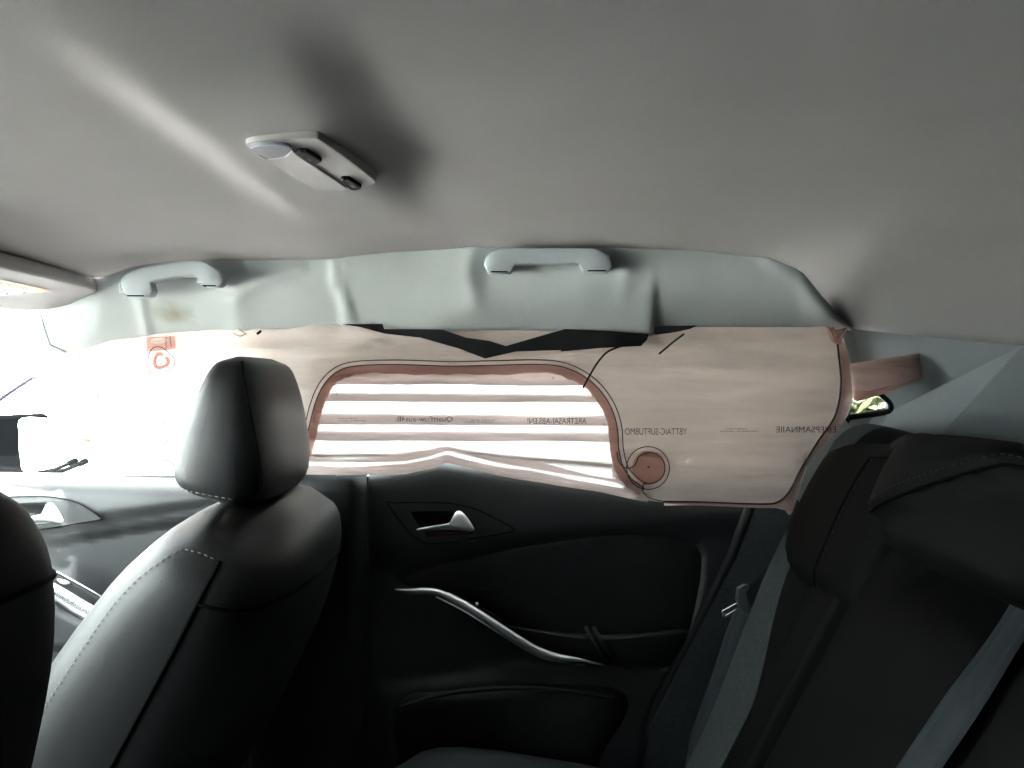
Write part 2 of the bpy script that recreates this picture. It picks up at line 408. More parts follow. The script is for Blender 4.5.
for n, hole, lab in ((1, front_hole, 'clear front passenger window behind the white airbag cloth'), (2, rear_hole, 'rear door window behind the airbag, with a tint added to dim daylight'), (3, q_big, 'small rounded triangular quarter window in the rear pillar')):
    g = plate('window_%d' % n, hole, [], lambda x, y: shell_Y(x, y)+0.006, 0.004, M_frontg if n == 1 else M_dimglass)
    tag(g, lab, 'window', kind='structure')
# A pillar: from the rail down to the left
def ap_fn(u, v):
    top = [(-300, 470, 1.42), (-120, 418, 1.38), (0, 372, 1.33), (46, 346, 1.275)]; bot = [(-300, 478, 1.44), (-120, 444, 1.40), (0, 396, 1.35), (86, 352, 1.28)]
    s = u
    a = [np.interp(s, [0, .4, .75, 1], [p[k] for p in top]) for k in range(3)]; b_ = [np.interp(s, [0, .4, .75, 1], [p[k] for p in bot]) for k in range(3)]
    px, py, Y = [a[k]+(b_[k]-a[k])*v for k in range(3)]
    return P(px, py, Y-0.02*math.sin(PI*v))
apil = grid('trim_2', ap_fn, 30, 10, M_pill, thick=0.004)
tag(apil, 'pale sloping windscreen pillar trim at far left under the sun visor', 'trim', kind='structure')
tube('seam', [P(*p) for p in ((39, 309, 1.19), (44, 328, 1.21), (50, 345, 1.235), (66, 352, 1.25))], 0.0015, M_pill, rail)
ws = tube('trim_3', [P(-60, 432, 1.36), P(0, 398.5, 1.32), P(33, 376.5, 1.29), P(36, 378, 1.29)], [.006, .005, .0035, .003], M_purple, None, 6)
tag(ws, 'short dark window seal strip crossing the bright glass at far left', 'seal', kind='structure')
# C pillar trim with the quarter window cut out
def cp_Y(px, py): return 1.27+(py-330)*0.0006-max(0, px-870)*0.00040
outer = [(842, 324), (852, 327), (930, 335), (1024, 344.5), (1500, 402), (1500, 620), (770, 620), (785, 520), (812, 450), (836, 410)]
cpil = plate('trim_4', outer, [quarter], cp_Y, 0.022, M_pill, bevel=0.006)
tag(cpil, 'pale blue-grey rear pillar trim around the small quarter window', 'trim', kind='structure')
qs = [P(x, y, cp_Y(x, y)+0.004) for x, y in [(848+(p[0]-848)*.985, 399+(p[1]-399)*.97) for p in quarter]]
tube('window_seal', qs+[qs[0]], 0.0055, M_rubber, cpil, 8)
mk = [tube_geo([P(x0, y0, 1.27), P(x1, y1, 1.27)], .0009, 5) for x0, y0, x1, y1 in ((877, 404, 877.5, 407), (879, 403.5, 880, 406.5), (881.5, 404.5, 883, 406), (877, 408.8, 880.5, 409.2), (880.5, 409.2, 884, 408))]
mesh('glass_stamp', *join_geo(mk), M_ink, cpil)
# B pillar trim
bp = grid('trim_5', lambda u, v: P(250+116*u, 472-3*(1-u)+430*v, 1.338+.03*(1-u)**3+.018*max(0, (u-.9)/.1)+.03*max(0, 1-v*40)), 24, 60, M_soft, thick=.006)
tag(bp, 'black lower centre pillar trim between front seat and rear door', 'trim', kind='structure')
box('belt_guide', P(352, 474, 1.335), (0.050, 0.02, 0.006), M_pill, bp, .002)
cpu = plate('trim_6', [(262, 325), (300, 325), (298, 476), (244, 476)], [], lambda x, y: shell_Y(x, y)-0.02, 0.02, M_shell)
tag(cpu, 'upper centre pillar behind the airbag cloth', 'trim', kind='structure')
# black trim beside the rear seat
st = plate('trim_7', [tuple(p) for p in smooth_pts([(750, 500), (800, 500), (795, 560), (760, 640), (740, 700), (720, 900)], 3)]+[(560, 900), (622, 780), (690, 640), (730, 560)], [], lambda x, y: 1.35+0.02*abs(x-(770-(y-510)*.55))/60, 0.03, M_cloth, bevel=0.006)
tag(st, 'charcoal body side trim between rear door and rear seat', 'trim', kind='structure')
tube('door_seal', [P(x, y, 1.362) for x, y in ((752, 500), (732, 556), (690, 640), (650, 720), (620, 784), (560, 900))], 0.009, M_rubber, st, 8)

# ------------------------------------------------------------------ floor, front, rear, left sides
floor = box('floor', (0.1, 0.65, -0.01), (3.2, 1.75, 0.02), M_carpet); tag(floor, 'dark carpeted cabin floor', 'floor', kind='structure')
wf = box('wall_front', (-1.45, 0.65, 0.32), (0.06, 1.75, 0.64), M_soft)  # unseen, put in for light control below the windscreen
tag(wf, 'unseen dark wall under the windscreen, added to control light', 'wall', kind='structure')
wr = box('wall_rear', (1.70, 0.65, 0.47), (0.06, 1.75, 0.94), M_shell); tag(wr, 'rear wall of the car below the back glass', 'wall', kind='structure')
def quadbox(name, pts, off, m):
    vs = [Vector(p) for p in pts]; vs += [v+Vector(off) for v in vs]
    return mesh(name, vs, [(0, 1, 2, 3), (7, 6, 5, 4), (0, 4, 5, 1), (1, 5, 6, 2), (2, 6, 7, 3), (3, 7, 4, 0)], m, smooth=False)
g = quadbox('window_4', [(-1.42, -.15, .65), (-1.42, 1.40, .65), (-.70, 1.24, 1.10), (-.66, -.15, 1.12)], (0.003, 0, .005), M_glass)
tag(g, 'windscreen in front of the sun visor', 'window', kind='structure')
g = quadbox('window_5', [(1.22, -.15, 1.10), (1.22, 1.22, 1.03), (1.72, 1.20, .94), (1.72, -.15, .94)], (0.003, 0, .005), M_tint)
tag(g, 'sloping back glass behind the rear seat, with a tint added to cut light', 'window', kind='structure')
sh = box('trim_9', (1.36, .62, .80), (.66, 1.5, .02), M_carpet); tag(sh, 'unseen dark parcel shelf behind the rear seat, added to block light', 'shelf', kind='structure')  # unseen, put in so light does not pass into the boot
wl = quadbox('wall_left', [(-.98, -.16, 0), (1.7, -.16, 0), (1.7, -.16, 1.2), (-.92, -.16, 1.16)], (0, -.03, 0), M_shell)  # unseen closed side, added to block light behind the camera
tag(wl, 'unseen closed left body side, added to keep light out', 'wall', kind='structure')
wl2 = quadbox('door_3', [(-1.45, -.16, 0), (-.98, -.16, 0), (-.98, -.16, .90), (-1.45, -.16, .80)], (0, -.03, 0), M_black)  # unseen; high sill shaped to limit light through the driver window
tag(wl2, 'driver door below its window on the near side', 'door', kind='structure')

# ------------------------------------------------------------------ doors
def smoothed(pts, n=5): return [tuple(p) for p in smooth_pts(pts, n, True)]
def door_relief(feat):
    def R(px, py):
        y = 0.0
        for poly, depth, soft in feat: y += depth*(1-sst(-soft, soft, sdf(poly, px, py)))
        return y
    return R
bezel2 = smoothed([(388, 504), (396, 503), (420, 502.5), (450, 503.5), (475, 509), (500, 521), (514.5, 530), (500, 534), (470, 539), (440, 543), (424, 542), (408, 531)])
recess2 = [(408, 512), (457, 511), (476, 528), (475, 536), (427, 537)]
inset2 = [(393, 580), (400, 574), (440, 562), (500, 549), (560, 539), (620, 533), (665, 535), (697, 544), (704, 556), (703, 580), (695, 620), (684, 655), (660, 671), (610, 667), (560, 657), (525, 638), (490, 614), (450, 594), (410, 588)]
def door_mesh(name, px0, px1, top, bot, Yb, relief, nu, nv, m, parent, soft=True):
    def fn(u, v):
        px = px0+(px1-px0)*u; t = lerp_curve(top, px)[0]; b_ = lerp_curve(bot, px)[0]
        py = t+(b_-t)*v**1.25
        k = (py-t)
        ledge = 0.045*math.exp(-k/5.0)+0.045*math.exp(-k/16.0) if soft else .065*math.exp(-k/3.0)+.012*math.exp(-k/25.0)
        return P(px, py, Yb+ledge+relief(px, py)+0.012*float(sst(545, 800, py))*0)
    return grid(name, fn, nu, nv, m, parent, thick=0.004)
r2 = door_relief([(recess2, 0.035, 1.5), (inset2, 0.006, 3.0), ([(380, 690), (520, 672), (660, 690), (620, 900), (380, 900)], -0.02, 14)])
d2 = empty('door_2', P(540, 840, 1.36), 'black rear passenger door panel with chrome pull strip below the airbag', 'door', kind='structure')
door_mesh('door_panel', 369, 790, [(369, 472), (400, 467), (440, 460), (520, 470), (600, 480), (700, 489), (790, 497)], [(369, 900), (585, 900), (625, 790), (660, 715), (700, 640), (735, 562), (760, 515), (790, 500)], 1.365,
          lambda x, y: r2(x, y)+0.02*(float(sst(526, 556, y+0.09*(x-560)))*(1-float(sst(690, 760, y)))), 150, 110, M_black, d2, False)
o = pillow('inset_panel', inset2, lambda x, y: 1.372+0.02*float(sst(526, 556, y+0.09*(x-560))), 0.016, M_soft, d2, power=9)
plate('handle_bezel', bezel2, [[tuple(p) for p in recess2]], lambda x, y: 1.362, 0.012, M_black, d2, bevel=0.0015)
tube('bezel_groove', [P(x, y, 1.3625) for x, y in bezel2]+[P(*bezel2[0], 1.3625)], 0.0011, M_seam, d2, 6)
pillow('handle_recess', [(405, 509), (460, 508), (480, 528), (478, 540), (424, 541)], lambda x, y: 1.385, -0.012, M_soft, d2, sm=False)
def lever(dx, dy, Y, parent, k=1.0):
    pts = [(417.5, 528.5), (430, 526), (443, 524), (450.5, 522), (453.5, 516), (456, 511.5), (461, 511.5), (467, 517), (473.5, 527), (474, 530), (470, 531.5), (455, 530), (440, 530), (424, 531.5), (418, 531)]
    pts = [(417+(x-417)*k+dx, y+dy) for x, y in smoothed(pts, 3)]
    return pillow('door_lever', pts, lambda x, y: Y+0.010-0.012*min(1, max(0, (x-dx-417)/55)), 0.010, M_satin, parent, sm=False)
lever(0, 0, 1.352, d2); pillow('red_marker', [(430, 532), (470, 532), (466, 535), (434, 535.5)], lambda x, y: 1.368, .002, M_red, d2, sm=False)
# chrome pull strip: rises out of the panel and narrows at both ends
strip = smooth_pts([(395, 589.5), (410, 591), (428, 591), (441, 593.5), (460, 603), (480, 615), (500, 628), (520, 641), (538, 651), (556, 656.5), (580, 660), (604, 665)], 5)
n = len(strip); wds = [0.0012+0.0062*min(1, i/8)*min(1, (n-1-i)/14)*(1-.25*(i < 17)) for i in range(n)]
tube('chrome_strip', [P(x, y, 1.350-0.020*math.sin(PI*(i/(n-1))**1.0)-.018*(i/(n-1))**2) for i, (x, y) in enumerate(strip)], wds, M_satin, d2, 10, flat=[.0012+.006*min(1, i/8, (n-1-i)/8) for i in range(n)])
strip2 = smooth_pts([(436, 597), (460, 609), (480, 621), (505, 637), (530, 652), (550, 660), (585, 665)], 4)
tube('lower_accent', [P(x, y, 1.350-0.018*math.sin(PI*i/(len(strip2)-1))) for i, (x, y) in enumerate(strip2)], 0.0016, M_satin, d2, 6)
arm2 = [(505, 626), (540, 630), (590, 634), (640, 633), (690, 630), (686, 652), (660, 668), (608, 664), (560, 653), (530, 641)]
pillow('armrest', arm2, lambda x, y: 1.372, 0.038, M_soft, d2, power=6)
for dx in (0, 8): tube('armrest_strap', [P(585+dx, 627, 1.338), P(597+dx, 647, 1.328), P(608+dx, 664, 1.334)], 0.0035, M_soft, d2, 6)
pillow('map_pocket', [(392, 712), (450, 690), (540, 684), (625, 694), (610, 760), (580, 850), (400, 850)], lambda x, y: 1.36, 0.03, M_soft, d2, power=8)
tube('pocket_rim', [P(x, y, 1.333) for x, y in smooth_pts([(400, 708), (450, 693), (540, 688), (615, 697)], 5)], 0.004, M_black, d2, 6)
screw = pillow('screw_cap', [(475, 604), (477, 602), (479, 604), (477, 606)], lambda x, y: 1.357, .002, M_satin, d2)
adopt(d2)

d1 = empty('door_1', P(100, 840, 1.36), 'front passenger door panel lit from the windscreen beside the front seat', 'door', kind='structure')
bezel1 = smoothed([(-40, 500), (0, 497.5), (30, 496.5), (55, 497.5), (80, 504), (100, 517.5), (98, 520), (80, 523), (50, 528), (20, 531), (-40, 533)])
recess1 = [(-20, 505), (52, 502), (64, 518), (60, 522.5), (-20, 527)]
inset1 = [(-160, 575), (-60, 555), (40, 543), (120, 530), (200, 519), (280, 520), (300, 560), (280, 640), (200, 650), (110, 630), (60, 590), (0, 585), (-160, 600)]
r1 = door_relief([(recess1, 0.03, 1.5), (inset1, 0.012, 2.5)])
door_mesh('door_panel', -420, 318, [(-420, 470), (0, 473), (170, 476), (318, 477)], [(-420, 1100), (318, 1100)], 1.365,
          lambda x, y: r1(x, y)-0.0*x+0.012*float(sst(520, 534, y+(x-50)*.16)), 140, 110, M_black, d1)
plate('handle_bezel', bezel1, [recess1], lambda x, y: 1.362, 0.012, M_black, d1, bevel=0.0015)
tube('bezel_groove', [P(x, y, 1.3625) for x, y in bezel1]+[P(*bezel1[0], 1.3625)], 0.0011, M_seam, d1, 6)
pillow('handle_recess', [(-30, 500), (56, 498), (70, 518), (64, 526), (-30, 532)], lambda x, y: 1.385, -0.012, M_soft, d1, sm=False)
lever(-417+12, -9+.5, 1.352, d1, 0.9)
sw = pillow('switch_plate', [(40, 568), (54, 571), (90, 590), (108, 601), (112, 606), (98, 606), (76, 600), (54, 590), (40, 582)], lambda x, y: 1.33, 0.012, M_soft, d1, power=8)
pillow('window_switch', [(57, 579), (66, 580), (71, 584), (62, 584)], lambda x, y: 1.316, 0.004, M_satin, d1)
tube('switch_rim', [P(x, y, 1.326) for x, y in ((46, 570), (58, 572), (92, 591), (112, 603))], .0012, M_satin, d1, 6)
s1 = smooth_pts([(10, 570), (40, 582), (60, 594), (80, 607), (97, 615), (120, 620), (150, 622)], 5); n = len(s1)
tube('chrome_strip', [P(x, y, 1.32) for x, y in s1], [.004+.012*math.sin(PI*i/(n-1)) for i in range(n)], M_chrome, d1, 10, flat=.006)
pillow('armrest', [(-40, 590), (40, 590), (70, 606), (110, 625), (150, 640), (120, 655), (40, 650), (-40, 640)], lambda x, y: 1.36, 0.05, M_black, d1, power=6)
adopt(d1)

# ------------------------------------------------------------------ curtain airbag
A_TOP = [(60, 346), (110, 336), (180, 330), (330, 324), (650, 326), (838, 325), (846, 344), (854, 384), (856, 386)]
A_BOT = [(60, 352), (75, 372), (92, 420), (112, 466), (150, 471), (250, 471), (310, 473.5), (360, 474), (405, 473), (430, 468), (447, 461.5), (460, 465), (500, 475), (560, 485), (600, 491), (640, 500), (700, 505.5), (760, 508), (776, 508), (791, 512), (797, 500), (806, 466), (830, 440), (842, 424), (850, 412), (856, 388)]
def bag_Y(px, py):
    v = (py-328)/(505-328)
    Y = 1.245+0.088*v
    Y += 0.004*noise.noise(Vector((px*.018, py*.05, 3)))+0.0045*noise.noise(Vector((px*.04, py*.10, 9)))
    Y += 0.0022*math.sin(py*.27+1.2*noise.noise(Vector((px*.008, py*.02, 5)))+px*.004)*float(sst(600, 640, px)+1-sst(300, 330, px))
    # the cloth drapes over the door top
    Y -= 0.004*float(sst(470, 500, py))
    return Y
def bag_pt(px, py, off=0): return P(px, py, bag_Y(px, py)-off)
WIN = smoothed([(310, 452), (316, 428), (322, 405), (330, 388), (342, 377), (360, 372.5), (400, 371.5), (450, 373), (500, 372), (545, 371.5), (568, 376), (588, 388), (602, 405), (610, 426), (612, 452), (616, 475), (640, 520), (500, 540), (310, 520)], 5)
WIN_EDGE = smooth_pts([(309, 456), (316, 428), (322, 405), (330, 388), (342, 377), (360, 372.5), (400, 371.5), (450, 373), (500, 372), (545, 371.5), (568, 376), (588, 388), (602, 405), (610, 426), (612, 450), (617, 470), (627, 484), (640, 494)], 6)
def bag_px(u, v):
    px = 60+(856-60)*u; t = lerp_curve(A_TOP, px)[0]; b_ = lerp_curve(A_BOT, px)[0]
    return px, t+(b_-t)*v
bag = empty('curtain_airbag', P(450, 505, 1.33), 'deployed white and pink curtain airbag hanging from the roof rail over the side windows', 'airbag')
def inwin(u, v):
    px, py = bag_px(u, v); return sdf(WIN, px, py) < -1
cells = {}
for nm, test, m, off in (('front_cushion', lambda px: px < 292, F_front, 0), ('upper_band', lambda px: 292 <= px < 560, F_front, 0), ('rear_cushion', lambda px: px >= 560, F_rear, 0)):
    o = grid(nm, lambda u, v: bag_pt(*bag_px(u, v)), 199, 46, m, bag, keep=lambda u, v, test=test: test(bag_px(u, v)[0]) and not inwin(u, v))
    cells[nm] = o
# second ply of the rear cushion, 2 cm farther out
grid('rear_cushion_back', lambda u, v: bag_pt(*bag_px(u, v), -0.022*math.sin(PI*min(1, max(.05, v)))), 150, 20, F_rear, bag, keep=lambda u, v: 288+14*noise.noise(Vector((v*6, 1, 2))) < bag_px(u, v)[0] < 840 and not inwin(u, v))
grid('front_cushion_back', lambda u, v: bag_pt(*bag_px(u, v), -0.020*math.sin(PI*min(1, max(.05, v)))), 120, 20, F_front, bag, keep=lambda u, v: bag_px(u, v)[0] < 292)
grid('dimming_ply', lambda u, v: bag_pt(*bag_px(u, v), -0.008*math.sin(PI*min(1, max(.05, v)))), 170, 30, F_front, bag, keep=lambda u, v: 306+18*noise.noise(Vector((v*5, 4, 2))) < bag_px(u, v)[0] < 838 and not inwin(u, v))  # extra ply added to dim the backlight over the grey area
# the thin middle field, folded into pleats (three plies where they overlap)
prof = [(362, 0), (385, 0), (366, .004), (402, .007), (393, .011), (425, .014), (414, .018), (441, .021), (431, .024), (457, .024), (454.5, .018), (1, .012)]
def pleat_fn(u, v):
    k = v*(len(prof)-1); i = min(len(prof)-2, int(k)); f = k-i
    px = 302+(626-302)*u
    def pt(q):
        py, d = q
        if py == 1: py = lerp_curve(A_BOT, px)[0]
        elif py > 445:
            b_ = lerp_curve(A_BOT, px)[0]; py += (b_-474)*((py-441)/33)**.8
        else: py += 1.2*noise.noise(Vector((px*.01, py, 0)))+(py > 380)*(px-450)*.006
        return py, d
    a, c = pt(prof[i]), pt(prof[i+1])
    py = a[0]+(c[0]-a[0])*f; d = a[1]+(c[1]-a[1])*f
    return P(px, py, 1.274+0.04*(py-362)/110+d*.6-.004)
def pleat_in(u, v):
    q = pleat_fn(u, v); return sdf(WIN, 512+F*q.x/q.y, 384-F*(q.z-H)/q.y) < 5
grid('pleated_panel', pleat_fn, 80, (len(prof)-1)*3, F_pleat, bag, keep=lambda u, v: pleat_in(u, v))
hx = np.linspace(306, 648, 60)
for a_, b__, of in ((17, 11.5, .003), (8, -1, .005)):
    mesh('hem_fold', [bag_pt(x, lerp_curve(A_BOT, x)[0]-a_*(1+.15*math.sin(x*.05)), of) for x in hx]+[bag_pt(x, lerp_curve(A_BOT, x)[0]-b__, of+.002) for x in hx], [(i, i+1, 61+i, 60+i) for i in range(59)], F_hem, bag)
# pink tape along the field, with its two thread lines
def offset_line(pts, d):
    pts = [np.array(p) for p in pts]; r = []
    for i, p in enumerate(pts):
        t = pts[min(len(pts)-1, i+1)]-pts[max(0, i-1)]; t = t/np.hypot(*t); r.append(p+np.array([t[1], -t[0]])*d)
    return r
def ribbon(name, a, b, off, m, parent, thick=0):
    vs = [bag_pt(p[0], p[1], off) for p in a]+[bag_pt(p[0], p[1], off) for p in b]; n = len(a)
    o = mesh(name, vs, [(i, i+1, n+i+1, n+i) for i in range(n-1)], m, parent)
    if thick:
        md = o.modifiers.new('thickness', 'SOLIDIFY'); md.thickness = thick
    return o
inner = [np.array(p)+np.array([0, .8*math.sin(i*.55)+.6*math.sin(i*1.7)]) for i, p in enumerate(offset_line(WIN_EDGE, -2))]
ribbon('pink_tape', inner, offset_line(WIN_EDGE, 6.5), .005, F_pink, bag)
def thread(pts, name='seam_thread', r=.0009, m=M_dstitch, off=.0075): return tube(name, [bag_pt(p[0], p[1], off) for p in pts], r, m, bag, 5)
thread(offset_line(WIN_EDGE, 7)); thread(offset_line(WIN_EDGE, 11.5))
circ = lambda cx, cy, r, a0, a1, n=28, wob=0: [(cx+(r+wob*math.sin(3*a+1))*math.cos(a), cy+(r+wob*math.sin(3*a+1))*math.sin(a)) for a in [math.radians(a0+(a1-a0)*i/n) for i in range(n+1)]]
def disc(name, cx, cy, r, off, m):
    pts = circ(cx, cy, r, 0, 360, 28)[:-1]; vs = [bag_pt(*p, off) for p in pts]+[bag_pt(cx, cy, off)]
    return mesh(name, vs, [(i, (i+1) % 28, 28) for i in range(28)], m, bag)
disc('round_patch', 649, 467.5, 17, .0045, F_pink)
thread(circ(648, 468, 21.5, 0, 360)); thread(circ(649.5, 468, 15.5, -140, 110))
thread(smooth_pts([(617, 452), (619, 462), (626, 468), (634, 466), (638, 458)], 4)); thread(smooth_pts([(644, 483), (643, 491), (650, 498), (664, 501.5)], 4))
SIDE = smooth_pts([(664, 501.5), (700, 502), (740, 503.5), (765, 504), (778, 502), (789, 492), (803, 466), (819, 440), (833, 420), (839, 402), (841, 380), (839, 358), (837, 342), (834, 336)], 5)
thread(SIDE, r=.0016)
outl = [(664, 505.5), (700, 505.5), (740, 507), (765, 508), (782, 508), (792, 513), (806, 468), (826, 444), (842, 424), (849, 407), (853, 384), (850, 358), (845, 345), (838, 333)]
oo = smooth_pts(outl, 5)
vs_a = SIDE; k = [i/(len(oo)-1)*(len(vs_a)-1) for i in range(len(oo))]
ribbon('pink_border', [vs_a[int(round(q))] for q in k], oo, .003, F_palepink, bag)
for i, (x, y) in enumerate(((849, 373), (553, 378), (337, 394), (604, 424), (648.5, 467))): disc('eyelet', x, y, 1.1, .0075, M_white if i < 4 else M_ink)
# knot where the rear top corner is gathered
pillow('gathered_knot', [(826, 326), (836, 330), (848, 327), (844, 334), (840, 345), (833, 343), (829, 336)], lambda x, y: 1.235, .006, F_pink, bag, sm=False)
for a, b_ in (((828, 327), (835, 343)), ((832, 327), (837, 340)), ((845, 328), (838, 342))): tube('knot_fold', [P(*a, 1.231), P((a[0]+b_[0])/2+1, (a[1]+b_[1])/2, 1.227), P(*b_, 1.230)], .0014, F_pink, bag, 5)
# tether strap to the rear pillar
def teth(u, v):
    a = np.array([850, 364])+np.array([69, -10.5])*u; c = np.array([854, 401])+np.array([68, -22.5])*u
    q = a+(c-a)*v; return P(q[0], q[1], 1.232-0.012*math.sin(PI*u*.9)+0.016*u+0.004*math.sin(v*PI))
te = grid('tether_strap', teth, 16, 8, F_palepink, bag, thick=.0015)
mesh('strap_fold', [P(855, 390, 1.226), P(868, 391, 1.220), P(919, 379, 1.238), P(921, 378, 1.241), P(890, 392, 1.232), P(856, 402, 1.23)], [(0, 1, 5), (1, 4, 5), (1, 2, 3), (1, 3, 4)], F_pink, te)
# front circular patch with its thread ring, crease and faint red marks
thread(circ(160, 361, 13.5, 0, 360, 28, 1.5), r=.0007)
ring = circ(161, 361, 8.5, -40, 290, 24, .8); ribbon('pink_ring', ring, circ(161, 361, 5, -40, 290, 24, .5), .005, F_ring, bag)
ribbon('red_patch', [(146, 337), (175, 336)], [(146, 352), (176, 349)], .003, F_pink, bag)
thread([(166, 337), (166, 349)], r=.0005); thread([(170, 336), (171, 347)], r=.0005)
for a in ([(78, 356), (86, 369), (92, 380), (99, 399)], [(103, 418), (112, 420), (122, 420)], [(150, 421), (168, 423)], [(165, 447), (167, 441), (170, 440)], [(164, 460), (171, 462), (174, 466)], [(115, 470), (134, 468)]):
    o = thread(smooth_pts(a, 3), 'crease_line', .0009, F_ring)
# printed marks, seen from the back of the print
def text(body, cx, cy, w_px, h_px, Yf, m, parent, mirror=False, name='print', rot=0, flip=False):
    cu = bpy.data.curves.new('print', 'FONT'); cu.body = body; cu.align_x = 'CENTER'; cu.align_y = 'CENTER'
    t_ = bpy.data.objects.new('print_source', cu); COL.objects.link(t_)
    bpy.context.view_layer.update()
    me = bpy.data.meshes.new_from_object(t_.evaluated_get(bpy.context.evaluated_depsgraph_get()))
    bpy.data.objects.remove(t_); bpy.data.curves.remove(cu)
    xs = [v.co.x for v in me.vertices]; ys = [v.co.y for v in me.vertices]
    sx_, sy_ = w_px/max(1e-6, max(xs)-min(xs)), h_px/max(1e-6, max(ys)-min(ys)); mx_, my_ = (max(xs)+min(xs))/2, (max(ys)+min(ys))/2
    cr, sr = math.cos(rot), math.sin(rot)
    for v in me.vertices:
        x, y = (v.co.x-mx_)*sx_*(-1 if mirror else 1), -(v.co.y-my_)*sy_*(-1 if flip else 1)
        px, py = cx+x*cr-y*sr, cy+x*sr+y*cr
        v.co = Yf(px, py)
    o = link(name, me, m, parent, smooth=False); return o
bp_ = lambda off: (lambda x, y: bag_pt(x, y, off))
pl = lambda x, y: P(x, y, 1.274+0.04*(y-362)/110+.014*.6-.0075)
text('QuattEuw-aus4B:', 424, 419.5, 57, 6, pl, M_ink, bag, True); text('ARETRASAI-ABS.EN!', 557, 421, 59, 6, pl, M_ink, bag, True)
text('YBTTAIC-SUFTUBMO', 656, 431.5, 62, 6.5, bp_(.004), M_ink, bag, True); text('EBIEPSAMNAIIE', 806, 429.5, 60, 6, bp_(.005), M_ink, bag, True)
for cx, cy, ww, f in ((347, 418.3, 20, pl), (352, 420.5, 28, pl), (483, 420, 24, pl), (479, 422, 30, pl), (736, 428.6, 22, bp_(.004)), (739, 431, 38, bp_(.004))):
    text('nuemtasirec odnsmu', cx, cy, ww, 1.6, f, M_ink, bag, True)
adopt(bag)

# torn black felt hanging below the rail, loose threads, roof clip
felt = plate('torn_felt_strip', [(342, 324), (382, 324), (384, 329), (442, 329.5), (466, 337.5), (490, 341), (506, 346), (530, 339), (565, 329), (610, 331), (649, 334), (647, 340), (641, 346), (600, 348), (561, 351.5), (561, 350), (516, 351.5), (485, 358.5), (459, 348.5), (420, 337.5), (384, 333.5), (360, 327)],
             [], lambda x, y: 1.222+0.004*math.sin(x*.05), 0.003, M_torn)
tag(felt, 'torn black felt strip drooping in a point below the roof rail', 'felt strip')
felt2 = plate('torn_felt_strip', [(655, 326), (698, 325.5), (690, 329), (676, 332), (655, 335), (654, 331)], [], lambda x, y: 1.224, 0.003, M_torn)
tag(felt2, 'small torn black felt scrap at the step in the roof rail', 'felt strip')
for pts, lab in ((smooth_pts([(622, 346), (608, 351.5), (598, 362), (590, 375), (583, 388)], 4), 'thin loose black thread curling down onto the pink tape'), ([(684, 334), (672, 343), (659, 354)], 'short straight loose black thread under the small felt scrap')):
    tag(tube('loose_thread', [P(x, y, 1.226) for x, y in pts], .0015, M_torn, None, 6), lab, 'thread')
cl = tube('roof_clip', [P(x, y, 1.228) for x, y in ((233, 332), (240, 330), (246, 334), (240, 336), (234, 334))], .0018, M_metalclip, None, 6)
tag(cl, 'small bare metal clip showing under the rail above the headrest', 'clip'); cl2 = tube('roof_clip', [P(257, 334, 1.228), P(261, 331, 1.228)], .002, M_torn, None, 6); tag(cl2, 'tiny dark clip under the rail right of the bare metal one', 'clip')

# ------------------------------------------------------------------ grab handles
def grab(pts, base, lab, Y0, tiltY, pads):
    cx = sum(p[0] for p in pts)/len(pts); cy = min(p[1] for p in pts)
    r = empty('grab_handle', P(cx, cy+20, Y0+.03), lab, 'handle', 'roof grab handles')
    Yf = lambda x, y: Y0+tiltY*(y-cy)
    plate('grip', pts, [], Yf, 0.020, M_hand, r, bevel=0.005, smooth=True)
    for x0, x1, y0, y1 in pads:
        q = P((x0+x1)/2, (y0+y1)/2, Y0+.040); s_ = Y0/F
        box('mount', q, ((x1-x0)*s_, .05, (y1-y0)*s_), M_hand, r, .002)
        box('hinge_gap', P((x0+x1)/2, y1+.3, Yf(0, y1)+.006), ((x1-x0)*s_*.8, .014, .0015), M_seam, r)
    adopt(r); return r
rear_grip = [(484, 264), (486, 257), (491, 251.5), (500, 248.5), (508, 248), (576, 248), (592, 248.5), (600, 250.5), (607, 255), (611, 262), (611.5, 267), (609, 272), (583, 272), (582, 268), (579.5, 264), (572, 263.5), (522, 263.5), (515, 264), (512.5, 268), (511, 273), (488, 273)]
grab(rear_grip, None, 'blue-grey roof grab handle above the rear door, upright in its recess', 1.096, 0.0004, [(489, 510, 258, 272), (585, 608, 257, 271)])
front_grip = [(120, 283), (121, 278), (126, 273), (142, 267.5), (160, 264), (175, 261.8), (198, 261), (207, 263), (215, 268), (220, 274), (222.5, 280), (221.5, 284), (218, 286.5), (206, 287), (201, 282), (197, 277.5), (192, 275.5), (175, 276.5), (158, 279.5), (150, 282), (152, 290), (149, 296), (138, 297.5), (127, 297), (123, 291)]
grab(front_grip, None, 'blue-grey roof grab handle beside the sun visor, seen at an angle', 1.085, 0.0004, [(127, 148, 284, 296), (203, 219, 276, 286)])

